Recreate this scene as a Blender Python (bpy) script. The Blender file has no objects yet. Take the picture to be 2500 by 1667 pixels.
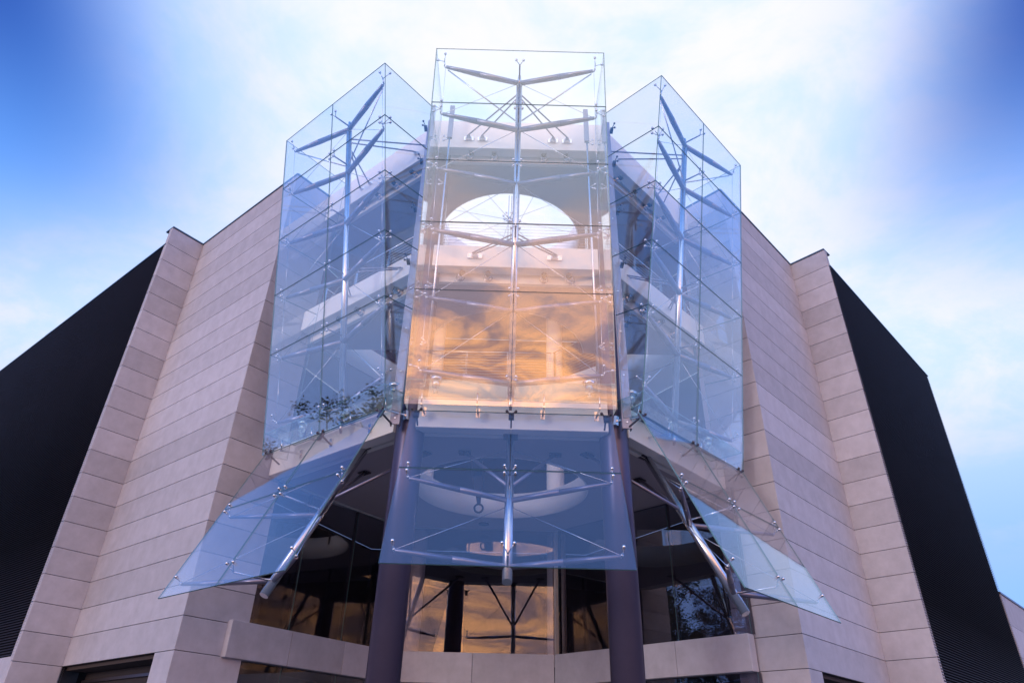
import bpy, math, random
from mathutils import Vector, Matrix
random.seed(7)
S = bpy.context.scene
COL = S.collection
R = math.radians

# ------------------------------------------------------------------ camera
cam_d = bpy.data.cameras.new('camera')
cam = bpy.data.objects.new('camera', cam_d)
COL.objects.link(cam)
cam_d.sensor_width = 36.0
cam_d.lens = 24.3
cam_d.clip_end = 2000
PITCH, ROLL = R(31.96), R(1.57)
F = Vector((0, math.cos(PITCH), math.sin(PITCH)))
Rt = Vector((1, 0, 0)); Up = Rt.cross(F)
Rr = Rt * math.cos(ROLL) + Up * math.sin(ROLL)
Ur = Up * math.cos(ROLL) - Rt * math.sin(ROLL)
mw = Matrix((Rr, Ur, -F)).transposed().to_4x4()
mw.translation = Vector((0, 0, 1.6))
cam.matrix_world = mw
S.camera = cam

# ------------------------------------------------------------------ world
W = bpy.data.worlds.new('World'); S.world = W
W.use_nodes = True
nt = W.node_tree; nt.nodes.clear()
def N(t, **k):
    n = nt.nodes.new(t)
    for a, b in k.items(): setattr(n, a, b)
    return n
def L(a, b): nt.links.new(a, b)
def M(op, a, b=None, c=None, clamp=False):
    n = N('ShaderNodeMath', operation=op); n.use_clamp = clamp
    for i, v in enumerate((a, b, c)):
        if v is None: continue
        if isinstance(v, (int, float)): n.inputs[i].default_value = v
        else: L(v, n.inputs[i])
    return n.outputs[0]
def MR(v, a, b, c=0.0, d=1.0, smooth=True):
    n = N('ShaderNodeMapRange'); n.interpolation_type = 'SMOOTHSTEP' if smooth else 'LINEAR'
    L(v, n.inputs[0])
    for i, x in enumerate((a, b, c, d)): n.inputs[i + 1].default_value = x
    return n.outputs[0]
def MIX(f, a, b):
    n = N('ShaderNodeMix', data_type='RGBA')
    for s, v in ((n.inputs[0], f), (n.inputs[6], a), (n.inputs[7], b)):
        if isinstance(v, tuple): s.default_value = (*v, 1)
        elif isinstance(v, (int, float)): s.default_value = v
        else: L(v, s)
    return n.outputs[2]
tc = N('ShaderNodeTexCoord')
nrm = N('ShaderNodeVectorMath', operation='NORMALIZE'); L(tc.outputs['Generated'], nrm.inputs[0])
sep = N('ShaderNodeSeparateXYZ'); L(nrm.outputs[0], sep.inputs[0])
dx, dy, dz = sep.outputs
up = M('MAXIMUM', dz, 0.0)
# the clouds lie on a flat layer overhead: project the direction on it
den = M('ADD', up, 0.22)
cmb = N('ShaderNodeCombineXYZ')
L(M('DIVIDE', dx, den), cmb.inputs[0]); L(M('DIVIDE', dy, den), cmb.inputs[1])
def NOISE(scale, detail, rough, dist=0.0, sx=1, sy=1, off=0.0, rot=0.0):
    mp = N('ShaderNodeMapping'); L(cmb.outputs[0], mp.inputs[0])
    mp.inputs['Scale'].default_value = (sx, sy, 1); mp.inputs['Location'].default_value = (off, off * .7, off)
    mp.inputs['Rotation'].default_value = (0, 0, rot)
    n = N('ShaderNodeTexNoise'); L(mp.outputs[0], n.inputs['Vector'])
    n.inputs['Scale'].default_value = scale; n.inputs['Detail'].default_value = detail
    n.inputs['Roughness'].default_value = rough; n.inputs['Distortion'].default_value = dist
    return n.outputs['Fac']
SUN_EL, SUN_AZ = R(7.0), R(222)
sky = N('ShaderNodeTexSky', sky_type='NISHITA'); sky.sun_disc = False
sky.sun_elevation = SUN_EL; sky.sun_rotation = SUN_AZ; sky.air_density = 1.0; sky.dust_density = 0.6; sky.ozone_density = 3.0
sk = N('ShaderNodeVectorMath', operation='SCALE'); L(sky.outputs[0], sk.inputs[0]); sk.inputs['Scale'].default_value = 0.05
# twilight blue between the clouds
blue = MIX(MR(up, 0.0, 0.75), (0.17, 0.30, 0.72), (0.10, 0.29, 0.80))
add = N('ShaderNodeVectorMath', operation='ADD'); L(sk.outputs[0], add.inputs[0]); L(blue, add.inputs[1])
base = add.outputs[0]
side = M('MULTIPLY', MR(M('ABSOLUTE', dx), .66, .88), MR(dz, .75, .35))
base = MIX(side, base, (0.36, 0.58, 1.30))
# high bright veil of cloud, north and south, thinning out to east and west
n1 = NOISE(1.3, 6, .55, .4, 1, 1.3, 2.1)
n2 = NOISE(3.2, 6, .62, .3, 1, 1.0, 5.2)
dx2 = M('POWER', M('ABSOLUTE', M('SUBTRACT', dx, 0.03)), 2.0)
q = M('SUBTRACT', 1.0, M('MULTIPLY', M('MULTIPLY', dx2, 2.7), MR(dz, .36, .68, .22, 1.0)))
q = M('ADD', q, M('MULTIPLY', M('SUBTRACT', n1, .5), .14))
veil = M('MULTIPLY', M('MULTIPLY', MR(q, 0.06, 0.84), MR(dz, .14, .50)), MR(M('SUBTRACT', dz, M('MULTIPLY', dy, .12)), .82, .93, 1.0, .0))
vcol = MIX(MR(n2, .38, .62), (0.58, 0.71, 0.90), (0.79, 0.78, 0.82))
vs = N('ShaderNodeVectorMath', operation='SCALE'); L(vcol, vs.inputs[0]); L(MR(dy, .1, -.45, 1.0, 1.45), vs.inputs['Scale']); vcol = vs.outputs[0]  # unseen southern veil is made brighter to light the building front
# vignette darkening painted into the front sky as deep blue, high on either side
deep = M('MULTIPLY', M('MULTIPLY', MR(M('ABSOLUTE', dx), .40, .59), MR(dz, .53, .75)), MR(dy, .1, .35))
c1 = MIX(M('MULTIPLY', deep, .95), MIX(M('MULTIPLY', veil, 0.96), base, vcol), (0.010, 0.040, 0.30))
# sunset clouds low in the south, behind the camera
south = MR(M('MULTIPLY', dy, -1.0), 0.55, 0.95)
low = MR(up, 0.54, 0.16)
n3 = NOISE(2.5, 9, .64, .9, 1.15, 1.55, 9.3, R(38))
scol = MIX(MR(n3, .40, .62), (1.20, 0.70, 0.64), (4.0, 1.80, 0.74))
smask = M('MULTIPLY', M('MULTIPLY', south, low), MR(n3, .25, .5, .85, 1.0))
c2 = MIX(smask, c1, scol)
bg = N('ShaderNodeBackground'); L(c2, bg.inputs[0]); bg.inputs[1].default_value = 1.0
out = N('ShaderNodeOutputWorld'); L(bg.outputs[0], out.inputs[0])

# ------------------------------------------------------------------ sun (veiled by the sunset clouds)
sd = bpy.data.lights.new('sun', 'SUN'); sun = bpy.data.objects.new('sun', sd); COL.objects.link(sun)
sd.energy = 0.6; sd.angle = R(14); sd.color = (1.0, 0.88, 0.84)
tos = Vector((math.sin(SUN_AZ) * math.cos(SUN_EL), math.cos(SUN_AZ) * math.cos(SUN_EL), math.sin(SUN_EL)))
sun.rotation_euler = tos.to_track_quat('Z', 'Y').to_euler()

S.view_settings.view_transform = 'Standard'; S.view_settings.look = 'None'
S.view_settings.exposure = 0.38; S.view_settings.gamma = 1.0
S.render.engine = 'CYCLES'
S.cycles.max_bounces = 10; S.cycles.transparent_max_bounces = 40; S.cycles.glossy_bounces = 5
S.cycles.sample_clamp_indirect = 4.0
S.cycles.use_denoising = True

# ------------------------------------------------------------------ materials
MATS = {}
def mat(name, col, rough=.6, metal=0.0, bump=None, var=0.0, vscale=3.0, spec=.5, rand=0.0, streak=0.0):
    m = bpy.data.materials.new(name); m.use_nodes = True; MATS[name] = m
    t = m.node_tree; b = t.nodes['Principled BSDF']
    b.inputs['Base Color'].default_value = (*col, 1); b.inputs['Roughness'].default_value = rough
    b.inputs['Metallic'].default_value = metal; b.inputs['Specular IOR Level'].default_value = spec
    nn = t.nodes.new; lk = t.links.new
    tcn = nn('ShaderNodeTexCoord')
    if var or rand or streak:
        src = None
        def mul(prev, fac, lo, hi):
            mr = nn('ShaderNodeMapRange'); lk(fac, mr.inputs[0]); mr.inputs[3].default_value = lo; mr.inputs[4].default_value = hi
            if prev is None: return mr.outputs[0]
            mm = nn('ShaderNodeMath'); mm.operation = 'MULTIPLY'; lk(prev, mm.inputs[0]); lk(mr.outputs[0], mm.inputs[1]); return mm.outputs[0]
        geo = nn('ShaderNodeNewGeometry')
        if var:
            ns = nn('ShaderNodeTexNoise'); lk(geo.outputs['Position'], ns.inputs['Vector']); ns.inputs['Scale'].default_value = vscale
            ns.inputs['Detail'].default_value = 7; ns.inputs['Roughness'].default_value = .65
            src = mul(src, ns.outputs['Fac'], 1 - 2 * var, 1 + 2 * var)
        if streak:
            mp = nn('ShaderNodeMapping'); lk(geo.outputs['Position'], mp.inputs[0]); mp.inputs['Scale'].default_value = (4, 4, .35)
            ns = nn('ShaderNodeTexNoise'); lk(mp.outputs[0], ns.inputs['Vector']); ns.inputs['Scale'].default_value = 1.0
            ns.inputs['Detail'].default_value = 5
            src = mul(src, ns.outputs['Fac'], 1 - 2 * streak, 1 + 2 * streak)
        if rand:
            oi = nn('ShaderNodeObjectInfo'); src = mul(src, oi.outputs['Random'], 1 - rand, 1 + rand)
        vm = nn('ShaderNodeVectorMath'); vm.operation = 'SCALE'; vm.inputs[0].default_value = col; lk(src, vm.inputs['Scale'])
        lk(vm.outputs[0], b.inputs['Base Color'])
    if bump:
        geo = nn('ShaderNodeNewGeometry')
        ns = nn('ShaderNodeTexNoise'); lk(geo.outputs['Position'], ns.inputs['Vector']); ns.inputs['Scale'].default_value = bump[0]; ns.inputs['Detail'].default_value = 4
        bp = nn('ShaderNodeBump'); bp.inputs['Strength'].default_value = bump[1]; bp.inputs['Distance'].default_value = .01
        lk(ns.outputs['Fac'], bp.inputs['Height']); lk(bp.outputs[0], b.inputs['Normal'])
    return m
mat('stone', (.44, .44, .51), .8, bump=(60, .25), var=.12, vscale=2.6, rand=.12, streak=.025, spec=.3)
mat('stone_core', (.06, .05, .055), .9)
mat('louvre', (.036, .029, .046), .4, var=.15, vscale=.6)
mat('louvre_back', (.004, .004, .006), .8)
mat('flashing', (.10, .13, .17), .35, .6)
mat('steel', (.74, .75, .80), .26, 1.0, var=.04, vscale=9)
mat('dark_steel', (.10, .095, .12), .38, .8)
mat('arm_steel', (.27, .26, .35), .34, .75, var=.05, vscale=8)
mat('column_paint', (.10, .088, .15), .33, .5, var=.06, vscale=4)
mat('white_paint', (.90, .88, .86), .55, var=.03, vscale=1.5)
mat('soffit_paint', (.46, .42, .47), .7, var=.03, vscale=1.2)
mat('red_wall', (.20, .035, .025), .7, var=.05)
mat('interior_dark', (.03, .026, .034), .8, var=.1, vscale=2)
mat('channel_steel', (.34, .33, .42), .42, .6, var=.05, vscale=6)
mat('lamp_black', (.03, .03, .035), .4)
mat('lamp_lens', (.5, .5, .5), .15)
mat('paving', (.13, .13, .135), .85, var=.12, vscale=1.0, bump=(25, .3))
mat('bark', (.07, .05, .04), .9, bump=(20, .6), var=.1)
mat('leaf', (.035, .06, .022), .6, rand=.2)

def glassmat(name, tint, refl, haze, hazecol=(.7, .8, .9), edge=.5):
    m = bpy.data.materials.new(name); m.use_nodes = True; MATS[name] = m
    t = m.node_tree; t.nodes.clear(); nn = t.nodes.new; lk = t.links.new
    tr = nn('ShaderNodeBsdfTransparent'); tr.inputs[0].default_value = (*tint, 1)
    gl = nn('ShaderNodeBsdfGlossy'); gl.inputs['Roughness'].default_value = 0.0; gl.inputs[0].default_value = (.95, .97, 1, 1)
    lw = nn('ShaderNodeLayerWeight'); lw.inputs[0].default_value = .5
    p5 = nn('ShaderNodeMath'); p5.operation = 'POWER'; lk(lw.outputs['Facing'], p5.inputs[0]); p5.inputs[1].default_value = 5.0
    # faint unevenness of the pane bends the mirrored sky a little
    geo = nn('ShaderNodeNewGeometry'); ns = nn('ShaderNodeTexNoise'); lk(geo.outputs['Position'], ns.inputs['Vector'])
    ns.inputs['Scale'].default_value = .9; bp = nn('ShaderNodeBump'); bp.inputs['Strength'].default_value = .10; bp.inputs['Distance'].default_value = .012
    lk(ns.outputs['Fac'], bp.inputs['Height']); lk(bp.outputs[0], gl.inputs['Normal'])
    mr = nn('ShaderNodeMapRange'); lk(p5.outputs[0], mr.inputs[0]); mr.inputs[1].default_value = .0; mr.inputs[2].default_value = 1.0
    mr.inputs[3].default_value = refl; mr.inputs[4].default_value = 1.0
    mx = nn('ShaderNodeMixShader'); lk(mr.outputs[0], mx.inputs[0]); lk(tr.outputs[0], mx.inputs[1]); lk(gl.outputs[0], mx.inputs[2])
    df = nn('ShaderNodeBsdfDiffuse'); df.inputs[0].default_value = (*hazecol, 1)
    tl = nn('ShaderNodeBsdfTranslucent'); tl.inputs[0].default_value = (*hazecol, 1)
    dm = nn('ShaderNodeMixShader'); dm.inputs[0].default_value = .5; lk(df.outputs[0], dm.inputs[1]); lk(tl.outputs[0], dm.inputs[2])
    mh = nn('ShaderNodeMixShader'); mh.inputs[0].default_value = haze; lk(mx.outputs[0], mh.inputs[1]); lk(dm.outputs[0], mh.inputs[2])
    o = nn('ShaderNodeOutputMaterial'); lk(mh.outputs[0], o.inputs[0])
    return m
glassmat('glass', (.962, .984, .995), .115, .003)
glassmat('canopy_glass', (.91, .93, .97), .085, .03, (.58, .58, .80))
glassmat('wall_glass', (.74, .74, .80), .085, .0)
glassmat('shelf_glass', (.80, .92, .90), .05, .02, (.6, .75, .7))
mat('glass_edge', (.10, .22, .25), .25)

# ------------------------------------------------------------------ mesh helpers
class MB:
    def __init__(s): s.v = []; s.f = []; s.m = []; s.sm = []
    def add(s, vs, fs, mi=0, smooth=False):
        o = len(s.v); s.v += [tuple(v) for v in vs]
        for f in fs: s.f.append([o + i for i in f]); s.m.append(mi); s.sm.append(smooth)
        return s
    def box(s, a, b, mi=0):
        (x0, y0, z0), (x1, y1, z1) = a, b
        return s.add([(x0, y0, z0), (x1, y0, z0), (x1, y1, z0), (x0, y1, z0), (x0, y0, z1), (x1, y0, z1), (x1, y1, z1), (x0, y1, z1)],
                     [(0, 3, 2, 1), (4, 5, 6, 7), (0, 1, 5, 4), (1, 2, 6, 5), (2, 3, 7, 6), (3, 0, 4, 7)], mi)
    def prism(s, poly, z0, z1, mi=0, side=None):
        a = sum(poly[i][0] * poly[(i + 1) % len(poly)][1] - poly[(i + 1) % len(poly)][0] * poly[i][1] for i in range(len(poly)))
        if a < 0: poly = poly[::-1]
        n = len(poly); o = len(s.v)
        s.v += [(p[0], p[1], z0) for p in poly] + [(p[0], p[1], z1) for p in poly]
        s.f.append([o + i for i in range(n)][::-1]); s.f.append([o + n + i for i in range(n)]); s.m += [mi, mi]; s.sm += [False] * 2
        for i in range(n):
            j = (i + 1) % n; s.f.append([o + i, o + j, o + n + j, o + n + i]); s.m.append(mi if side is None else side); s.sm.append(False)
        return s
    def slab(s, pts, off, mi=0, side=None):      # any planar polygon (3D) extruded by a vector
        pts = [Vector(p) for p in pts]; off = Vector(off); n = len(pts); o = len(s.v)
        nor = Vector()
        for i in range(n): nor += pts[i].cross(pts[(i + 1) % n])
        if nor.dot(off) > 0: pts = pts[::-1]
        s.v += [tuple(p) for p in pts] + [tuple(p + off) for p in pts]
        s.f.append([o + i for i in range(n)]); s.f.append([o + n + i for i in range(n)][::-1]); s.m += [mi, mi]; s.sm += [False] * 2
        for i in range(n):
            j = (i + 1) % n; s.f.append([o + j, o + i, o + n + i, o + n + j]); s.m.append(mi if side is None else side); s.sm.append(False)
        return s
    def cyl(s, p, q, r0, r1=None, n=10, mi=0, caps=True):
        p, q = Vector(p), Vector(q); r1 = r0 if r1 is None else r1
        d = (q - p).normalized(); a = d.orthogonal().normalized(); b = d.cross(a)
        o = len(s.v)
        for c, r in ((p, r0), (q, r1)):
            for i in range(n):
                t = 2 * math.pi * i / n; s.v.append(tuple(c + a * r * math.cos(t) + b * r * math.sin(t)))
        for i in range(n):
            j = (i + 1) % n; s.f.append([o + i, o + j, o + n + j, o + n + i]); s.m.append(mi); s.sm.append(True)
        if caps:
            s.f.append([o + i for i in range(n)][::-1]); s.f.append([o + n + i for i in range(n)]); s.m += [mi, mi]; s.sm += [False] * 2
        return s
    def path(s, pts, r, n=8, mi=0):
        for a, b in zip(pts, pts[1:]): s.cyl(a, b, r, r, n, mi)
        return s
    def ball(s, c, r, mi=0, u=8, w=5):
        c = Vector(c); o = len(s.v); s.v.append(tuple(c + Vector((0, 0, r))))
        for i in range(1, w):
            t = math.pi * i / w
            for j in range(u):
                f = 2 * math.pi * j / u; s.v.append(tuple(c + Vector((r * math.sin(t) * math.cos(f), r * math.sin(t) * math.sin(f), r * math.cos(t)))))
        s.v.append(tuple(c - Vector((0, 0, r)))); e = len(s.v) - 1
        for j in range(u):
            k = (j + 1) % u
            s.f.append([o, o + 1 + j, o + 1 + k]); s.f.append([e, o + 1 + (w - 2) * u + k, o + 1 + (w - 2) * u + j]); s.m += [mi, mi]; s.sm += [True, True]
            for i in range(w - 2):
                a = o + 1 + i * u; s.f.append([a + j, a + u + j, a + u + k, a + k]); s.m.append(mi); s.sm.append(True)
        return s
    def mesh(s, name, mats):
        me = bpy.data.meshes.new(name); me.from_pydata(s.v, [], s.f)
        for m in ([mats] if isinstance(mats, str) else mats): me.materials.append(MATS[m])
        me.polygons.foreach_set('material_index', s.m); me.polygons.foreach_set('use_smooth', s.sm); me.update()
        return me
    def build(s, name, mats, parent=None, bevel=0.0):
        o = obj(name, s.mesh(name, mats), parent)
        if bevel:
            b = o.modifiers.new('edge', 'BEVEL'); b.width = bevel; b.segments = 2; b.limit_method = 'ANGLE'
        return o
def obj(name, me, parent=None):
    o = bpy.data.objects.new(name, me); COL.objects.link(o)
    if parent: o.parent = parent
    return o
def tag(o, label=None, cat=None, group=None, kind=None):
    for k, v in (('label', label), ('category', cat), ('group', group), ('kind', kind)):
        if v: o[k] = v
    return o
def empty(name, loc=(0, 0, 0), mtx=None):
    o = bpy.data.objects.new(name, None); COL.objects.link(o); o.empty_display_size = .3
    if mtx is not None: o.matrix_world = mtx
    else: o.location = loc
    return o
def off2(p, d, a): return (p[0] + d[0] * a, p[1] + d[1] * a)
def un(a, b):
    d = Vector((b[0] - a[0], b[1] - a[1])); return d.normalized()
def azv(deg): return Vector((math.sin(R(deg)), math.cos(R(deg))))

# ------------------------------------------------------------------ ground
g = MB().add([(-400, -400, 0), (400, -400, 0), (400, 400, 0), (-400, 400, 0)], [(0, 1, 2, 3)]).build('ground', 'paving')
tag(g, 'grey paved forecourt around the building', kind='structure')

# ------------------------------------------------------------------ stone wing walls
HC = 0.75; Z0 = 4.5595
def zj(k): return Z0 + HC * k
SIDE = {
    -1: dict(i=(-12.172, 21.108), e=(-7.498, 17.178), o=(-12.95, 20.11), w=azv(39.3), word='left'),
    1: dict(i=(10.881, 21.354), e=(7.030, 17.365), o=(11.81, 20.36), w=azv(-44.8), word='right'),
}
def stone_wall(sg):
    d = SIDE[sg]; i, e, o = (Vector(d[k]) for k in 'ieo'); w = d['w']
    root = empty('stone_wall', (e.x, e.y, 0)); inv = Matrix.Translation((-e.x, -e.y, 0))
    tag(root, f'pale limestone wall in wide courses on the {d["word"]}, stepping back to the black louvres', 'wall', 'folded stone walls flanking the glass entrance')
    T = .14
    re = e + w * 1.75
    u = (i - e).normalized()              # along the long face, outwards
    nl = Vector((u.y, -u.x)); nl = nl if nl.y < 0 else -nl       # long face outward normal
    nr = Vector((w.y, -w.x)); nr = nr if nr.x * sg < 0 else -nr   # return face outward normal
    v = (o - i).normalized(); nn_ = Vector((v.y, -v.x)); nn_ = nn_ if nn_.x * sg < 0 else -nn_
    def mitre(p, n1, n2, t):              # point set back from both faces
        k = (n1 + n2).normalized(); return p - k * (t / max(.2, k.dot(n1)))
    Pe = mitre(e, nl, nr, T); Pi_ = mitre(i, nl, nn_, T)
    faces = {'long': [e, i, Pi_, Pe], 'ret': [re, e, Pe, re - nr * T], 'nar': [i, o, o - nn_ * (T + .06), Pi_]}
    loc = lambda p: (p[0] - e.x, p[1] - e.y)
    door_a = (Vector((-8.186, 17.756)) if sg < 0 else Vector((7.551, 17.905)))
    for k in range(-6, 19):
        z0, z1 = zj(k) + .007, zj(k + 1) - .007
        if z1 < 0.05: continue
        z0 = max(z0, .02)
        for nm, poly in faces.items():
            if nm == 'long' and k < -1:
                poly = [e, door_a, door_a - nl * T, Pe]
            MB().prism([loc(p) for p in poly], z0, z1).build('stone_panel', 'stone', root, bevel=.006)
    # structural core a finger behind the panels
    Ce, Ci = mitre(e, nl, nr, .035), mitre(i, nl, nn_, .035)
    ce2, ci2 = mitre(e, nl, nr, .75), mitre(i, nl, nn_, .9)
    core = MB()
    core.prism([loc(p) for p in (Ce, Ci, ci2, ce2)], zj(-1) + .004, zj(19) - .01)
    core.prism([loc(p) for p in (Ce, door_a - nl * .035 - u * .03, door_a - nl * .7 - u * .03, ce2)], .0, zj(-1))
    core.prism([loc(p) for p in (re - nr * .035 - w * .02, Ce, ce2, re - nr * .5 - w * .02)], .0, zj(19) - .012)
    core.prism([loc(p) for p in (Ci, o - nn_ * .035 - v * .03, o - nn_ * .19 - v * .03, ci2)], .0, zj(19) - .014)
    core.build('wall_core', 'stone_core', root)
    # recessed service opening at the foot of the long face
    dm = MB(); a, b = door_a - nl * .7, i - nl * .7
    dm.prism([loc(p) for p in (a, b, b - nl * .1, a - nl * .1)], 0, zj(-1) - .10)
    dr = dm.build('recessed_door', 'interior_dark', root)
    sf = MB(); a, b = door_a - nl * .15, i - nl * .15
    sf.prism([loc(p) for p in (a, b, b - nl * .6, a - nl * .6)], zj(-1) - .09, zj(-1) - .005)
    sf.build('opening_soffit', 'stone_core', root)
    for z in (3.2, 3.45):
        lm = MB(); a, b = door_a - nl * .62, i - nl * .62
        lm.prism([loc(p) for p in (a, b, b - nl * .05, a - nl * .05)], z, z + .07); lm.build('door_rail', 'dark_steel', dr)
    # metal coping
    cp = MB(); q = .03
    for poly, n in ((faces['long'], nl), (faces['ret'], nr), (faces['nar'], nn_)):
        p0, p1 = poly[0], poly[1]
        cp.prism([loc(p) for p in (p0 + n * q, p1 + n * q, p1 - n * .5, p0 - n * .5)], zj(19) + .002 * (1 + len(cp.v) / 8), zj(19) + .05 + .003 * len(cp.v) / 8)
    cp.build('coping', 'flashing', root)
    return root
for sg in (-1, 1): stone_wall(sg)

# ------------------------------------------------------------------ black louvre walls
def louvre_wall(sg):
    if sg < 0: p0, a, ln, word = Vector((-12.99, 20.16)), -50.48, 19.5, 'left'
    else: p0, a, ln, word = Vector((11.83, 20.36)), 44.42, 11.35, 'right'
    u = azv(a); n = Vector((u.y, -u.x)); n = n if n.y < 0 else -n
    X = Vector((u.x, u.y, 0)); Y = Vector((-n.x, -n.y, 0)); Z = Vector((0, 0, 1))
    if X.cross(Y).z < 0: X = -X; x0, x1 = -ln, -0.02
    else: x0, x1 = 0.02, ln
    mt = Matrix((X, Y, Z)).transposed().to_4x4(); mt.translation = (p0.x, p0.y, 0)
    root = empty('louvre_wall', mtx=mt)
    tag(root, f'tall black wall of fine horizontal louvres at the {word} edge', 'wall', 'black louvred walls')
    zb, zt, pitch = 3.95, 18.02, .075
    sl = MB(); c, s_ = math.cos(R(38)), math.sin(R(38)); dpt, th = .075, .010
    pts = [(0, 0), (-dpt * c, -dpt * s_), (-dpt * c - th * s_, -dpt * s_ + th * c), (-th * s_, th * c)]
    sl.slab([(x0, y, z) for y, z in pts], (x1 - x0, 0, 0)); me = sl.mesh('slat', 'louvre')
    k = 0; z = zb + .06
    while z < zt - .02:
        o = obj('slat', me, root); o.location = (0, .045, z); z += pitch
    MB().box((x0 + .01, .05, zb), (x1 - .015 if sg < 0 else x1 - .01, .25, zt - .01)).build('backing_panel', 'louvre_back', root)
    MB().box((x0 + (.8 if sg > 0 else .005), .251, 0), (x1 - (.005 if sg > 0 else .8), 6 if sg > 0 else 3, zt - .02)).build('plant_room', 'louvre_back', root)
    MB().box((x0, -.045, zt), (x1, .3, zt + .05)).build('flashing', 'flashing', root)
    MB().box((x0 + .004, -.02, 0), (x1 - .004, .24, zb - .02)).build('plinth', 'stone', root)
    return root
for sg in (-1, 1): louvre_wall(sg)

lw = empty('stone_wing', (19.95, 28.75, 0)); u = azv(44.4)
for k in range(7):
    for j in range(4):
        a = Vector((0, 0)) + u * (j * 4.0); b = a + u * 3.985; n = Vector((-u.y, u.x))
        MB().prism([tuple(a), tuple(b), tuple(b + n * .3), tuple(a + n * .3)], 8.2 - (k + 1) * 1.17 + .006, 8.2 - k * 1.17 - .006).build('stone_panel', 'stone', lw)
a, b = u * -.02, u * 16.02; n = Vector((-u.y, u.x))
MB().prism([tuple(a + n * .05), tuple(b + n * .05), tuple(b + n * 6), tuple(a + n * 6)], 0, 8.19).build('wall_core', 'stone', lw)
MB().prism([tuple(a - n * .04), tuple(b - n * .04), tuple(b + n * 6), tuple(a + n * 6)], 8.2, 8.28).build('coping', 'dark_steel', lw)
tag(lw, 'low stone wing seen past the right louvre wall', 'building')

for i_, (x, y, wd) in enumerate(((-17.3, 23.9, .75), (-21.65, 27.45, .7), (-25.9, 31.0, .7))):
    u = azv(-50.48); n = Vector((.636, .771))
    rv = empty('roof_vent', (x, y, 18.02))
    pl = [Vector((0, 0)) - u * wd / 2, u * wd / 2, u * wd / 2 + n * .6, -u * wd / 2 + n * .6]
    m = MB(); m.prism([tuple(p) for p in pl], .03, .42)
    vb = m.build('vent_body', 'soffit_paint', rv, bevel=.06)
    MB().prism([tuple(p * 1.0 + n * .02) for p in pl], .43, .47).build('vent_cap', 'flashing', vb)
    tag(rv, ('grey roof vent on the left louvre wall, nearest the stone wall', 'grey roof vent at the middle of the left louvre wall top', 'grey roof vent on the left louvre wall beside the picture edge')[i_], 'roof vent', 'roof vents on the left louvre wall')

# ------------------------------------------------------------------ tower: columns and ring slabs
for sg, x in ((-1, -2.37), (1, 2.49)):
    r = empty('steel_column', (x, 15.17, 0))
    m = MB().cyl((0, 0, 0), (0, 0, 17.49), .345, .345, 48); m.build('shaft', 'column_paint', r)
    MB().cyl((0, 0, 0), (0, 0, .06), .48, .48, 32).build('base_ring', 'dark_steel', r)
    tag(r, f'tall round purple-grey steel column on the {"left" if sg < 0 else "right"} of the entrance', 'column', 'two round columns carrying the glass tower')

LA, LB = Vector((-6.60, 18.19)), Vector((-2.76, 15.045))
RA, RB = Vector((6.06, 18.36)), Vector((2.83, 14.985))
OC, ORAD = (-0.20, 18.9), 2.47
DECK = [(-2.21, 15.15), (2.37, 15.15), (5.74, 18.66), (1.62, 22.6), (-3.35, 22.6), (-6.32, 18.53)]
def ring(poly, c, r, z0, z1, n=72, open_back=False):
    angs = [2 * math.pi * i / n for i in range(n)] + [math.atan2(p[1] - c[1], p[0] - c[0]) % (2 * math.pi) for p in poly]
    angs = sorted(set(round(a, 6) for a in angs)); O = []
    for a in angs:
        d = Vector((math.cos(a), math.sin(a))); best = None
        for i in range(len(poly)):
            p, q = Vector(poly[i]), Vector(poly[(i + 1) % len(poly)]); e = q - p
            det = d.x * (-e.y) + d.y * e.x
            if abs(det) < 1e-9: continue
            w = p - Vector(c)
            t = (w.x * (-e.y) + w.y * e.x) / det; s_ = (d.x * w.y - d.y * w.x) / det
            if t > 0 and -1e-5 <= s_ <= 1 + 1e-5 and (best is None or t < best): best = t
        O.append(best)
    m = MB(); k = len(angs)
    RI = [(t - .06 if open_back and math.sin(a) > -.05 and t > r else r) for a, t in zip(angs, O)]
    P = [(c[0] + math.cos(a) * q_, c[1] + math.sin(a) * q_) for a, q_ in zip(angs, RI)]
    Q = [(c[0] + math.cos(a) * t, c[1] + math.sin(a) * t) for a, t in zip(angs, O)]
    v = [(x, y, z0) for x, y in P] + [(x, y, z0) for x, y in Q] + [(x, y, z1) for x, y in P] + [(x, y, z1) for x, y in Q]
    f = []; 
    for i in range(k):
        j = (i + 1) % k
        f += [(i, j, k + j, k + i), (2 * k + i, 3 * k + i, 3 * k + j, 2 * k + j), (k + i, k + j, 3 * k + j, 3 * k + i)]
    m.add(v, f); 
    rim = MB()
    rv = [(c[0] + math.cos(a) * (q_ - rr), c[1] + math.sin(a) * (q_ - rr), z) for rr, z in ((.001, z0 - .004), (.03, z0 - .004), (.03, z1 + .03), (.001, z1 + .03)) for a, q_ in zip(angs, RI)]
    rf = []
    for i in range(k):
        j = (i + 1) % k
        for b in range(4):
            b2 = (b + 1) % 4; rf.append((b * k + j, b * k + i, b2 * k + i, b2 * k + j))
    rim.add(rv, rf, 0, True)
    return m, rim
def fascia_box(a, b, inward, depth, z0, z1):
    return MB().prism([tuple(a), tuple(b), tuple(b + inward * depth), tuple(a + inward * depth)], z0, z1)
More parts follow.
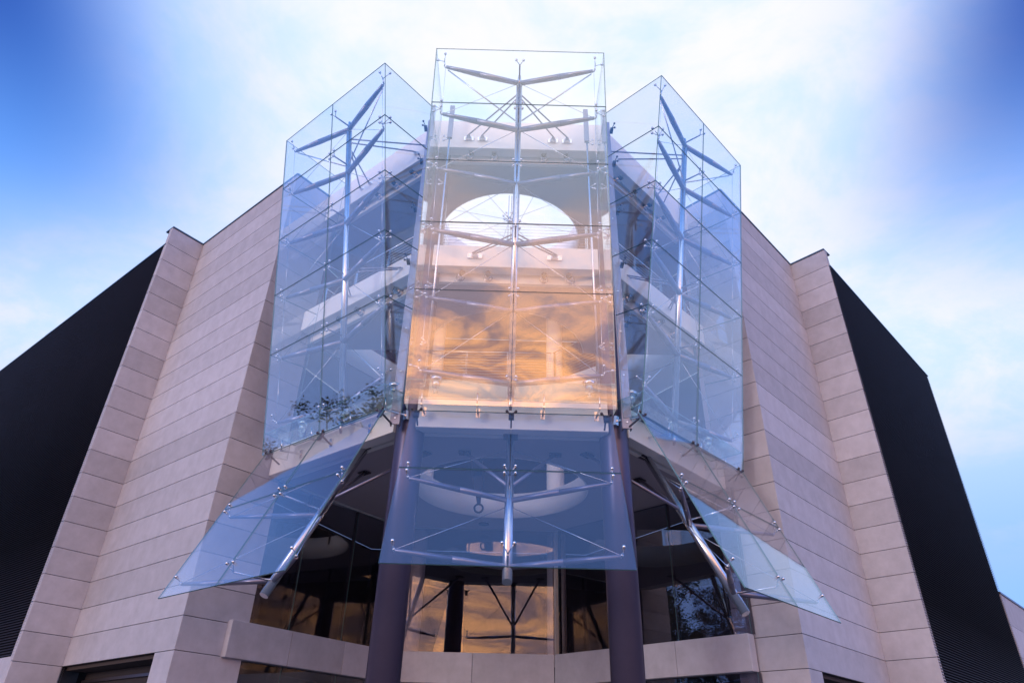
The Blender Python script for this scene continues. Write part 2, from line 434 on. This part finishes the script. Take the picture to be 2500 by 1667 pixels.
def ring_slab(zf0, zf1, zd0, label, cx, ob=False):
    root = empty('ring_slab'); tag(root, label, 'slab', 'white ring slabs with round openings')
    m, rim = ring(DECK, OC, ORAD, zd0, zf1 - .02, open_back=ob)
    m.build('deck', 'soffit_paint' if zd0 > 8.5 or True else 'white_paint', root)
    rim.build('oculus_rim', 'white_paint', root)
    fascia_box(Vector((cx[0], 14.72)), Vector((cx[1], 14.72)), Vector((0, 1)), .33, zf0, zf1).build('fascia', 'white_paint', root, bevel=.012)
    nl = Vector((.634, .773)); nr = Vector((-.722, .692))
    fascia_box(LB, LA, nl, .33, zf0, zf1).build('fascia', 'white_paint', root, bevel=.012)
    fascia_box(RB, RA, nr, .33, zf0, zf1).build('fascia', 'white_paint', root, bevel=.012)
    if zd0 < zf0 - .1 or True:        # white face of the ring beam behind the fascia
        for a, b, n in ((Vector((-2.05, 15.15)), Vector((2.2, 15.15)), Vector((0, 1))), (Vector(DECK[5]), Vector((-2.75, 15.59)), nl), (Vector((2.75, 15.55)), Vector(DECK[2]), nr)):
            MB().prism([tuple(a - n * .02), tuple(b - n * .02), tuple(b + n * .1), tuple(a + n * .1)], zd0 - .006, zf1 - .05).build('ring_beam_face', 'white_paint', root)
    return root
ring_slab(8.38, 9.16, 8.386, 'lowest white ring slab, its round opening above the entrance canopy', (-2.19, 2.31))
ring_slab(13.13, 13.84, 12.90, 'middle white ring slab carrying the front cable railing', (-2.21, 2.28), True)
ring_slab(17.67, 18.84, 17.50, 'topmost white ring slab with sky showing through its round opening', (-2.68, 2.77))

# ---- adjustable spotlights on the ring beams
ORD = ['first', 'second', 'third', 'fourth']
def spotlight(p, n, label, grp, sw):
    Y = Vector((n[0], n[1], 0)); Z = Vector((0, 0, 1)); X = Y.cross(Z)
    mt = Matrix((X, Y, Z)).transposed().to_4x4(); mt.translation = p
    r = empty('spotlight', mtx=mt)
    MB().cyl((0, 0, 0), (0, .03, 0), .125, .12, 20).build('base_plate', 'steel', r)
    lb = MB().cyl((0, .03, 0), (sw * .3, .17, .0), .115, .085, 20).build('lamp_body', 'steel', r)
    q = Vector((sw * .3, .17, 0)); d = Vector((sw * .3, .14, 0)).normalized()
    MB().cyl(q + d * .002, q + d * .09, .075, .075, 18).build('snoot', 'lamp_black', lb)
    tag(r, label, 'spotlight', grp)
for lev, z in (('top', 17.66), ('middle', 13.03)):
    for k, x in enumerate((-1.46, -.70, .82, 1.55)):
        spotlight((x, 15.125, z), (0, -1), f'{ORD[k]} spotlight from the left under the centre of the {lev} ring slab', f'spotlights under the {lev} ring slab', (-.15, 0, 0, .15)[k])
    for sg, A, B, n, word in ((-1, Vector((-2.75, 15.59)), Vector(DECK[5]), (-.634, -.773), 'left'), (1, Vector((2.75, 15.55)), Vector(DECK[2]), (.722, -.692), 'right')):
        u = (B - A).normalized()
        for k in range(4):
            p = A + u * (.55 + .82 * k) + Vector(n) * .02
            spotlight((p.x, p.y, z), n, f'{ORD[k]} spotlight from the column on the {word} side of the {lev} ring slab', f'spotlights under the {lev} ring slab', 0)

# ------------------------------------------------------------------ concave facade behind the tower
PL0, PL1, PR1, PR0 = Vector((-6.62, 17.99)), Vector((-3.35, 22.5)), Vector((1.52, 22.4)), Vector((5.93, 17.93))
FAC = [('left', PL0, PL1), ('central', PL1, PR1), ('right', PR1, PR0)]
def inw(a, b):
    d = (b - a).normalized(); n = Vector((-d.y, d.x)); return n if n.y > 0 else -n
for word, a, b in FAC:
    n = inw(a, b); d = (b - a).normalized(); ln = (b - a).length
    sp = empty('spandrel_band', (a.x, a.y, 3.79))
    cnt = 2 if word == 'central' else 3
    for k in range(cnt):
        p, q = d * (ln * k / cnt + .004), d * (ln * (k + 1) / cnt - .004)
        MB().prism([tuple(p), tuple(q), tuple(q + n * .30), tuple(p + n * .30)], 0, .84).build('stone_panel', 'stone', sp, bevel=.015)
    tag(sp, f'{word} stone spandrel band below the first-floor windows', 'spandrel', 'stone spandrel bands around the recessed entrance')
    for lev, z0, z1, np_ in (('first-floor', 4.64, 8.375, {'left': 3, 'central': 1, 'right': 3}[word]), ('ground-floor', .05, 3.785, 3)):
        cw = empty('window_wall', (a.x, a.y, z0))
        for k in range(np_):
            p, q = d * (ln * k / np_ + .006) + n * .20, d * (ln * (k + 1) / np_ - .006) + n * .20
            MB().slab([(p.x, p.y, 0), (q.x, q.y, 0), (q.x, q.y, z1 - z0), (p.x, p.y, z1 - z0)], (n.x * .02, n.y * .02, 0), 0, 1).build('glass_pane', ['wall_glass', 'glass_edge'], cw)
        for k in range(np_ + 1):
            p = d * (ln * k / np_) + n * .235
            MB().prism([tuple(p - d * .02), tuple(p + d * .02), tuple(p + d * .02 + n * .10), tuple(p - d * .02 + n * .10)], 0, z1 - z0 - .004).build('mullion', 'dark_steel', cw)
        tag(cw, f'{word} {lev} window wall of the recessed entrance', 'window', 'window walls of the recessed entrance')
# main building behind
mbld = empty('main_building', (0, 24, 0))
Q = [Vector((-8.0, 18.4)), Vector((-4.9, 25.4)), Vector((2.9, 25.4)), Vector((7.3, 18.5))]
CC = [PL0 + Vector((-.5, .4)), PL1, PR1, PR0 + Vector((.5, .4))]
def sh(p): return (p[0], p[1] - 24)
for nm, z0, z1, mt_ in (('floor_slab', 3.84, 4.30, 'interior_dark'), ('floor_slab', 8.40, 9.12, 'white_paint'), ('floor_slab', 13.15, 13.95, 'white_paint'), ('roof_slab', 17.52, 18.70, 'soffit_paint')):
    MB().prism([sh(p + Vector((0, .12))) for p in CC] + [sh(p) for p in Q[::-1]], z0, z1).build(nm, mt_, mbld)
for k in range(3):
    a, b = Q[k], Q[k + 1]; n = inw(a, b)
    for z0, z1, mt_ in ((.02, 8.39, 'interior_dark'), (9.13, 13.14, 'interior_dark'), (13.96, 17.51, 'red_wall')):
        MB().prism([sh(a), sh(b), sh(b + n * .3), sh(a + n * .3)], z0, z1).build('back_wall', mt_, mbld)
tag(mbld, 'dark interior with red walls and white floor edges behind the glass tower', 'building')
for x, y, word in ((1.66, 23.15, 'right'), (-2.95, 23.2, 'left')):
    o = MB().cyl((0, 0, 0), (0, 0, 17.5), .31, .31, 36).build('interior_column', 'white_paint'); o.location = (x, y, 0)
    tag(o, f'white round column behind the glass on the {word} of the central window', 'column', 'white interior columns')

# ------------------------------------------------------------------ railings
def railing(a, b, z, h, posts, ncab, label, rr=.022):
    d = (b - a).normalized(); ln = (b - a).length; r = empty('cable_railing', (a.x, a.y, z)); v = lambda t, zz: (d.x * t, d.y * t, zz)
    MB().cyl(v(0, h), v(ln, h), rr, rr, 10).build('top_rail', 'steel', r)
    for k in range(posts):
        t = .08 + (ln - .16) * k / (posts - 1)
        m = MB()
        for s_ in (-.022, .022):
            p = Vector((d.x * (t + s_), d.y * (t + s_)))
            n = Vector((-d.y, d.x)) * .03
            m.prism([tuple(p - d * .006 - n), tuple(p + d * .006 - n), tuple(p + d * .006 + n), tuple(p - d * .006 + n)], -.12, h - .025)
        m.build('post', 'steel', r)
    for k in range(ncab):
        zz = h * (k + .6) / (ncab + .6)
        MB().cyl(v(0, zz), v(ln, zz), .006, .006, 6).build('cable', 'steel', r)
    tag(r, label, 'railing', 'cable railings')
railing(Vector((-2.0, 14.98)), Vector((2.1, 14.98)), 13.845, 1.06, 2, 9, 'front cable railing on the middle ring slab, below the sky opening')
railing(LA + Vector((.5, .0)), LB + Vector((.25, .25)), 13.845, 1.06, 4, 9, 'cable railing on the left side of the middle ring slab')
railing(RB + Vector((-.25, .25)), RA + Vector((-.45, .0)), 13.845, 1.06, 4, 9, 'cable railing on the right side of the middle ring slab')
railing(PL1 + Vector((0, .18)), PR1 + Vector((0, .18)), 13.96, 1.25, 4, 10, 'rear cable railing across the floor edge behind the tower')
railing(PR1 + Vector((.05, .18)), PR0 + Vector((.15, .15)), 13.96, 1.25, 4, 10, 'rear cable railing along the right floor edge behind the tower')
railing(PL0 + Vector((-.15, .15)), PL1 + Vector((-.05, .18)), 13.96, 1.25, 4, 10, 'rear cable railing along the left floor edge behind the tower')

# ------------------------------------------------------------------ cable hub in the top opening
hub = empty('cable_hub', (OC[0], OC[1], 18.55))
MB().cyl((0, 0, -.12), (0, 0, .12), .09, .06, 14).build('hub_body', 'steel', hub)
for s_ in (-.05, .05): MB().cyl((s_, 0, -1.0), (s_, 0, 1.2), .014, .014, 8).build('post_rod', 'steel', hub)
for k in range(8):
    t = 2 * math.pi * (k + .3) / 8; c, s_ = math.cos(t), math.sin(t)
    MB().cyl((c * .06, s_ * .06, .0), (c * .24, s_ * .24, .12), .02, .016, 8).ball((c * .24, s_ * .24, .16), .045).build('spider_arm', 'steel', hub)
    MB().cyl((c * .08, s_ * .08, .02), (c * 2.44, s_ * 2.44, -.02), .009, .009, 6).build('cable', 'steel', hub)
for k in range(4):
    t = 2 * math.pi * (k + .3) / 4; c, s_ = math.cos(t), math.sin(t)
    MB().cyl((0, 0, -.95), (c * 2.44, s_ * 2.44, -.05), .007, .007, 6).build('stay', 'steel', hub)
tag(hub, 'steel cable hub with spider arms hung in the top round opening', 'cable hub')

# fittings under the lowest slab
br = empty('hanging_lamp', (-.95, 20.6, 8.9))
MB().box((-.16, -4.1, .45), (.16, .05, .8)).build('lamp_beam', 'dark_steel', br)
MB().add([(-.16, -.3, .45), (.16, -.3, .45), (.16, .05, .45), (-.16, .05, .45), (.02, -.02, -.35), (.12, -.02, -.35), (.12, .04, -.35), (.02, .04, -.35)],
         [(0, 1, 5, 4), (1, 2, 6, 5), (2, 3, 7, 6), (3, 0, 4, 7), (4, 5, 6, 7)]).build('bracket', 'dark_steel', br)
m = MB()
for k in range(16):
    a, b = 2 * math.pi * k / 16, 2 * math.pi * (k + 1) / 16
    m.cyl((.07 + .13 * math.cos(a), 0, -.47 + .13 * math.sin(a)), (.07 + .13 * math.cos(b), 0, -.47 + .13 * math.sin(b)), .03, .03, 8)
m.build('lamp_ring', 'lamp_black', br)
tag(br, 'dark bracket lamp with a ring end hanging in the lowest round opening', 'lamp')
dl = MB().cyl((0, 0, 0), (0, 0, .03), .17, .17, 24).build('recessed_downlight', 'lamp_black'); dl.location = (-.75, 21.95, 8.35)
tag(dl, 'small round dark downlight in the soffit behind the lowest opening', 'downlight')

# ------------------------------------------------------------------ leaning glass bays
GW, GL = 4.68, 10.40
ROWS = [0.0, 2.84, 4.72, 6.59, 8.48, GL]
ARMS = [.86, 2.72, 4.60, 6.45, 8.25, 9.91]
MY = .66
def frame(org, az, lean):
    # x to the right seen from outside, y inwards, z up the leaning face
    x = Vector((math.sin(R(az)), math.cos(R(az)), 0)); inh = Vector((-x.y, x.x, 0))
    inh = inh if inh.y > 0 else -inh
    t = Vector((0, 0, 1)) * math.cos(lean) - inh * math.sin(lean)
    y = t.cross(x); m = Matrix((x, y, t)).transposed().to_4x4(); m.translation = org
    return m
def balls(m, ctr, pts, r=.040):
    c = Vector(ctr)
    for p in pts:
        p = Vector(p); m.cyl(c, p, .013, .011, 6); m.ball(p, r, 0, 8, 5)
    return m
def glass_bay(mtx, lean, label, word, inner, outer_depth):
    root = empty('glass_bay', mtx=mtx); tag(root, label, 'glass bay', 'leaning glass bays of the tower')
    gap, th, h = .006, .022, GW / 2
    for r in range(5):
        for c in (-1, 1):
            x0, x1 = (-h, -gap) if c < 0 else (gap, h)
            MB().slab([(x0, 0, ROWS[r] + gap), (x1, 0, ROWS[r] + gap), (x1, 0, ROWS[r + 1] - gap), (x0, 0, ROWS[r + 1] - gap)], (0, th, 0), 0, 1).build('glass_pane', ['glass', 'glass_edge'], root)
    ch, sh_ = math.cos(lean), math.sin(lean)
    for c in (-1, 1):                       # side returns, their rear edge plumb
        d0 = inner if c == (0 if word == 'central' else (1 if word == 'left' else -1)) or word == 'central' else outer_depth
        for r in range(5):
            za, zb = ROWS[r] + gap, ROWS[r + 1] - gap
            f = lambda z: d0 + z * math.tan(lean)
            xs = c * (h - .001)
            P = [(xs, .026, za), (xs, .026, zb)]
            for z in (zb, za):
                dd = f(z); P.append((xs, dd * ch, z - dd * sh_ * (z / GL)))
            MB().slab(P, (-c * th, 0, 0), 0, 1).build('side_pane', ['glass', 'glass_edge'], root)
    # horizontal glass shelf near the foot
    MB().slab([(-h + .03, .03, .58), (h - .03, .03, .58), (h - .03, .95 * ch, .58 - .95 * sh_), (-h + .03, .95 * ch, .58 - .95 * sh_)], (0, .003, .02), 0, 1).build('glass_shelf', ['shelf_glass', 'glass_edge'], root)
    # mast
    m = MB().cyl((0, MY, .42), (0, MY, 9.7), .085, .085, 20).cyl((0, MY, 9.7), (0, MY, 10.12), .085, .035, 20).cyl((0, MY, .42), (0, MY, .12), .085, .03, 20)
    m.build('mast', 'steel', root)
    for k, z in enumerate(ARMS):
        for c in (-1, 1):
            a = Vector((c * .03, MY - .03, z - .10)); b = Vector((c * 2.03, .20, z))
            arm = MB().cyl(a, a.lerp(b, .55), .072, .084, 14).cyl(a.lerp(b, .55), b, .084, .046, 14).build('arm', 'arm_steel', root)
            j = ROWS[k] if 0 < k < 5 else (.98 if k == 0 else 10.18)
            fit = MB(); tip = b + Vector((c * .06, -.02, .0))
            fit.cyl(b, tip, .04, .03, 8)
            if 0 < k < 5: pts = [(c * 2.08, .045, j + .10), (c * 2.08, .045, j - .10), (c * (h - .045), .24, j + .08), (c * (h - .045), .24, j - .10)]
            else: pts = [(c * 2.08, .045, j + .06), (c * (h - .045), .24, j + .02)]
            hubp = (c * 2.10, .14, (z + j) / 2 + .01)
            fit.cyl(tip, hubp, .022, .018, 8); balls(fit, hubp, pts)
            fit.build('spider_fitting', 'steel', arm)
    for k in range(6):                      # stub struts and four-way spiders on the middle joint
        j = (ROWS[1:5] + [.62, 9.98])[k]
        st = MB().cyl((0, MY - .06, j - .03), (0, .14, j), .024, .02, 8).build('stub_strut', 'arm_steel', root)
        s4 = MB(); pts = [(-.1, .045, j + .1), (.1, .045, j + .1)] + ([(-.1, .045, j - .1), (.1, .045, j - .1)] if k < 4 else [])
        balls(s4, (0, .13, j), pts); s4.build('spider_fitting', 'steel', root)
    for c in (-1, 1):
        MB().cyl((c * 2.0, .24, 9.84), (c * .09, MY - .05, 8.45), .02, .02, 8).build('brace_rod', 'steel', root)
        for k in range(5, 0, -1):           # stays from the mast down to the arm tips
            MB().cyl((c * .08, MY, ARMS[k] - .12), (c * 2.0, .21, ARMS[k - 1] + .03), .0075, .0075, 6).build('stay_cable', 'steel', root)
            MB().cyl((c * 2.06, .16, ARMS[k] - .04), (c * 2.06, .16, ARMS[k - 1] + .04), .005, .005, 6).build('tie_cable', 'steel', root)
    # anchors to the slab fascias
    def plate(p, big):
        w_ = .20 if big else .15
        return MB().box((p[0] - w_, p[1] - .0, p[2] - .07), (p[0] + w_, p[1] + .03, p[2] + .07)).add(
            [(p[0] - .10, p[1], p[2] + .03), (p[0] + .10, p[1], p[2] + .03), (p[0] + .10, p[1], p[2] - .05), (p[0] - .10, p[1], p[2] - .05), (p[0] - .03, p[1] - .16, p[2] + .01), (p[0] + .03, p[1] - .16, p[2] + .01)],
            [(0, 1, 5, 4), (3, 4, 5, 2), (0, 4, 3), (1, 2, 5)])
    for c in (-1, 1):
        for x in (1.08, 1.50):
            p = (c * x, 2.49, 9.36); plate(p, False).build('anchor_plate', 'steel', root)
            MB().cyl((c * .07, MY + .02, 9.42 if x > 1.2 else 9.28), (p[0], p[1] - .15, p[2] + .01), .022, .022, 10).build('anchor_rod', 'arm_steel', root)
        p = (c * 1.08, 1.80, 4.84); plate(p, True).build('anchor_plate', 'steel', root)
        for dz in (-.06, .06):
            MB().cyl((c * .07, MY + .02, 4.78 + dz), (p[0] + c * dz, p[1] - .13, p[2]), .020, .020, 10).build('anchor_rod', 'arm_steel', root)
    # foot brackets on the lowest fascia
    for x in (-2.0, -.75, .75, 2.0):
        MB().box((x - .02, .30, .10), (x + .02, .95, .14)).box((x - .05, .93, .02), (x + .05, 1.0, .24)).cyl((x, .34, .13), (x, .34, .42), .018, .018, 8).build('foot_bracket', 'steel', root)
    for x in (-1.75, 0.02, 1.82):
        wp = mtx @ Vector((x, .72, .52)); 
        f = empty('floodlight', wp)
        MB().cyl((0, 0, 0), (0, 0, .03), .05, .05, 12).cyl((0, 0, .03), (0, 0, .16), .02, .02, 8).build('stand', 'steel', f)
        lh = MB().cyl((0, 0, .15), (0, 0, .30), .09, .10, 18).cyl((0, 0, .30), (0, 0, .38), .10, .16, 18).build('lamp_head', 'steel', f)
        MB().cyl((0, 0, .381), (0, 0, .39), .15, .15, 18).build('lens', 'lamp_lens', lh)
        pos = 'left' if x < -1 else ('middle' if x < 1 else 'right')
        tag(f, f'{pos} floodlight standing at the foot of the {word} glass bay', 'floodlight', 'floodlights at the foot of the glass bays')
    return root
LEAN = {'central': R(8.53), 'left': R(9.1), 'right': R(8.9)}
BAYM = {'central': frame((0.008, 13.6, 8.40), 90, LEAN['central']),
        'left': frame((-4.583, 15.32, 8.404), 180 - 50.2, LEAN['left']),
        'right': frame((4.5625, 15.52, 8.402), 44.2, LEAN['right'])}
glass_bay(BAYM['central'], LEAN['central'], 'central leaning glass bay between the columns, mirroring orange sunset clouds', 'central', .46, .46)
glass_bay(BAYM['left'], LEAN['left'], 'left leaning glass bay with a corner edge towards the column', 'left', .52, .75)
glass_bay(BAYM['right'], LEAN['right'], 'right leaning glass bay with a corner edge towards the column', 'right', .52, .75)

# steel channels that hold the inner glass edges of the side bays
for sg, x, y in ((-1, -2.66, 14.56), (1, 2.70, 14.45)):
    ch = empty('steel_channel', (x, y, 8.36)); H_ = 10.3
    m = MB().box((-.11, 0, 0), (.11, .03, H_)).box((-.11, .031, 0), (-.085, .16, H_)).box((.085, .031, 0), (.11, .16, H_)); cpf = m.build('channel_profile', 'channel_steel', ch)
    for k in range(9): MB().cyl((0, -.02, .15 + k * 1.24), (0, .0, .15 + k * 1.24), .02, .02, 10).build('bolt', 'steel', cpf)
    for z in (2.84, 4.72, 6.59, 8.48, 9.9):
        b = MB(); q = -sg
        b.box((sg * .11, -.12, z - .03), (sg * .2, .08, z + .03)); balls(b, (sg * .16, -.12, z), [(sg * .22, -.22, z + .09), (sg * .22, -.22, z - .09)], .034)
        b.build('clamp', 'dark_steel', cpf)
    tag(ch, f'grey vertical steel channel beside the {"left" if sg < 0 else "right"} column', 'channel', 'steel channels beside the columns')
for sg, x in ((-1, -2.02), (1, 2.06)):
    po = empty('glass_post', (x, 14.25, 9.2))
    pt = MB().cyl((0, 0, 0), (0, 0, 9.75), .028, .028, 10).build('post_tube', 'steel', po)
    MB().box((-.07, -.03, 8.35), (.07, .05, 9.75)).build('head_sleeve', 'arm_steel', po)
    for z in (1.2, 2.9, 4.7, 6.5, 8.3):
        b = MB(); balls(b, (sg * .03, 0, z), [(sg * .17, -.03, z + .09), (sg * .17, -.03, z - .09), (sg * .17, .09, z + .05)], .03); b.build('clamp', 'steel', pt)
    tag(po, f'slim steel post behind the {"left" if sg < 0 else "right"} edge of the central glass bay', 'post', 'slim posts behind the central glass bay')

# ------------------------------------------------------------------ flared glass canopies
def canopy(org, az, lean, wt, wb, ln, label, shx=0.0):
    x = Vector((math.sin(R(az)), math.cos(R(az)), 0)); inh = Vector((-x.y, x.x, 0)); inh = inh if inh.y > 0 else -inh
    t = Vector((0, 0, 1)) * math.cos(lean) + inh * math.sin(lean)
    y = t.cross(x); mt = Matrix((x, y, t)).transposed().to_4x4(); mt.translation = org
    root = empty('glass_canopy', mtx=mt); tag(root, label, 'canopy', 'flared glass canopies over the entrance')
    J = -1.79; gap = .006
    hw = lambda z: (wt + (wb - wt) * (-z / ln)) / 2; sx = lambda z: shx * (-z / ln)
    for z1, z0 in ((0, J + gap), (J - gap, -ln)):
        for c in (-1, 1):
            P = [(sx(z0) + c * gap, 0, z0), (sx(z0) + c * hw(z0), 0, z0), (sx(z1) + c * hw(z1), 0, z1), (sx(z1) + c * gap, 0, z1)]
            MB().slab(P, (0, .026, 0), 0, 1).build('glass_pane', ['canopy_glass', 'glass_edge'], root)
    MYC = .88
    top = Vector((sx(0), 1.24, .56)); bot = Vector((sx(-ln), 1.0, -ln + .44)); d = (bot - top).normalized()
    MB().cyl(top, bot, .095, .095, 24).build('mast', 'steel', root)
    MB().slab([(sx(0) - .17, 1.08, .57), (sx(0) + .17, 1.08, .57), (sx(0) + .17, 1.38, .69), (sx(0) - .17, 1.38, .69)], (0, .012, -.028)).build('head_plate', 'dark_steel', root)
    on = lambda z: top + d * ((z - top.z) / d.z)
    for z in (-1.92, -3.71):
        for c in (-1, 1):
            a = on(z + .36) + Vector((c * .05, -.03, 0)); b = Vector((sx(z) + c * (hw(z) - .20), .17, z))
            arm = MB().cyl(a, a.lerp(b, .5), .058, .062, 14).cyl(a.lerp(b, .5), b, .062, .036, 14).build('arm', 'arm_steel', root)
            fit = MB(); hp = b + Vector((c * .02, -.04, .02)); fit.cyl(b, hp, .035, .03, 8)
            xe = sx(z) + c * (hw(z) - .17)
            pts = [(xe, -.02, J + .10), (xe, -.02, J - .10)] if z > -3 else [(xe, -.02, z + .06)]
            balls(fit, hp, pts, .036); fit.build('spider_fitting', 'steel', arm)
        s4 = MB(); j = J if z > -3 else -3.73; hp = Vector((sx(j), .16, j))
        s4.cyl(on(j + .38), hp, .022, .022, 8)
        pts = [(sx(j) - .11, -.02, j + .1), (sx(j) + .11, -.02, j + .1)] + ([(sx(j) - .11, -.02, j - .1), (sx(j) + .11, -.02, j - .1)] if z > -3 else [])
        balls(s4, hp, pts, .034); s4.build('spider_fitting', 'steel', root)
    for c in (-1, 1):
        for za, zb in ((.1, -1.9), (-1.75, -3.68)):
            MB().cyl(on(za) + Vector((c * .07, 0, 0)), (sx(zb) + c * (hw(zb) - .22), .17, zb), .0075, .0075, 6).build('stay_cable', 'steel', root)
    # struts up to plates on the soffit
    inv = mt.inverted()
    for c in (-1, 1):
        wp = mt @ Vector((sx(-1) + c * 1.13, 0, 0)); wp = Vector((wp.x, wp.y, 0)) + inh * 2.38; wp.z = 8.37
        lp = inv @ wp; a = on(-1.08) + Vector((c * .06, 0, 0))
        MB().cyl(a, lp, .042, .042, 12).build('soffit_strut', 'arm_steel', root)
        up_ = inv.to_3x3() @ Vector((0, 0, 1)); ex = Vector((1, 0, 0)); ey = inv.to_3x3() @ inh
        MB().slab([lp + ex * .15 + ey * .11, lp - ex * .15 + ey * .11, lp - ex * .15 - ey * .11, lp + ex * .15 - ey * .11], -up_ * .03).build('strut_plate', 'dark_steel', root)
    # hinge brackets at the upper edge
    for x_ in (-hw(0) + .12, 0, hw(0) - .12):
        MB().box((x_ - .018, .03, -.04), (x_ + .018, .42, -.012)).box((x_ - .06, .04, -.16), (x_ + .06, .09, .04)).cyl((x_, .05, -.03), (x_ - .1, -.02, .02), .02, .02, 8).cyl((x_, .05, -.03), (x_ + .1, -.02, .02), .02, .02, 8).ball((x_ - .1, -.02, .02), .035).ball((x_ + .1, -.02, .02), .035).build('hinge_bracket', 'dark_steel', root)
    return root
canopy((0.03, 13.76, 8.34), 90, math.atan2(1.72, 3.75), 4.42, 4.42, 4.12, 'central flared glass canopy hanging between the two columns')
canopy((-4.49, 15.14, 8.345), 180 - 50.7, math.atan2(1.65, 3.8), 4.41, 4.40, 4.14, 'left flared glass canopy reaching out over the left stone wall', -.10)
canopy((4.44, 15.22, 8.345), 44.6, math.atan2(1.75, 3.88), 4.61, 4.17, 4.26, 'right flared glass canopy with its bright steel mast beside the right column', -.02)

# ------------------------------------------------------------------ trees across the street (mirrored in the glass)
leaf_me = {}
def tree(x, y, h, cr, seed, label):
    rnd = random.Random(seed); r = empty('street_tree', (x, y, 0))
    t = MB(); base = Vector((0, 0, 0)); top = Vector((.2, .1, h * .5)); t.cyl(base, top, .22, .14, 10)
    tips = []
    for k in range(9):
        a = 2 * math.pi * k / 9 + rnd.random() * .5; l = cr * (.6 + .35 * rnd.random())
        s_ = base.lerp(top, .65 + .35 * rnd.random()); e = s_ + Vector((math.cos(a) * l, math.sin(a) * l, h * (.15 + .3 * rnd.random())))
        t.cyl(s_, e, .08, .02, 6); tips.append(e); tips.append(s_.lerp(e, .6))
    e = Vector((0, 0, h * .95)); t.cyl(top, e, .12, .02, 6); tips += [e, top.lerp(e, .5)]
    t.build('trunk', 'bark', r)
    lf = MB()
    for k in range(150):
        c = rnd.choice(tips) + Vector((rnd.gauss(0, .6), rnd.gauss(0, .6), rnd.gauss(0, .55)))
        for _ in range(120):
            p = c + Vector((rnd.gauss(0, .30), rnd.gauss(0, .30), rnd.gauss(0, .24)))
            a = Vector((rnd.gauss(0, 1), rnd.gauss(0, 1), rnd.gauss(0, .6))).normalized(); b = a.orthogonal().normalized()
            s_ = .06 + .06 * rnd.random()
            lf.add([p, p + a * s_ + b * s_ * .45, p + a * s_ * 2, p + a * s_ - b * s_ * .45], [(0, 1, 2, 3)])
    o = lf.build('crown', 'leaf', r); 
    tag(r, label, 'tree', 'street trees mirrored in the glass')
tree(-25.5, 15.4, 15.2, 4.6, 3, 'leafy street tree mirrored at the foot of the left glass bay')
tree(-26.0, 9.6, 12.5, 3.6, 5, 'leafy street tree mirrored in the right first-floor window')
tree(-34.0, 12.6, 15.5, 4.2, 8, 'tall street tree behind the two trees on the left')
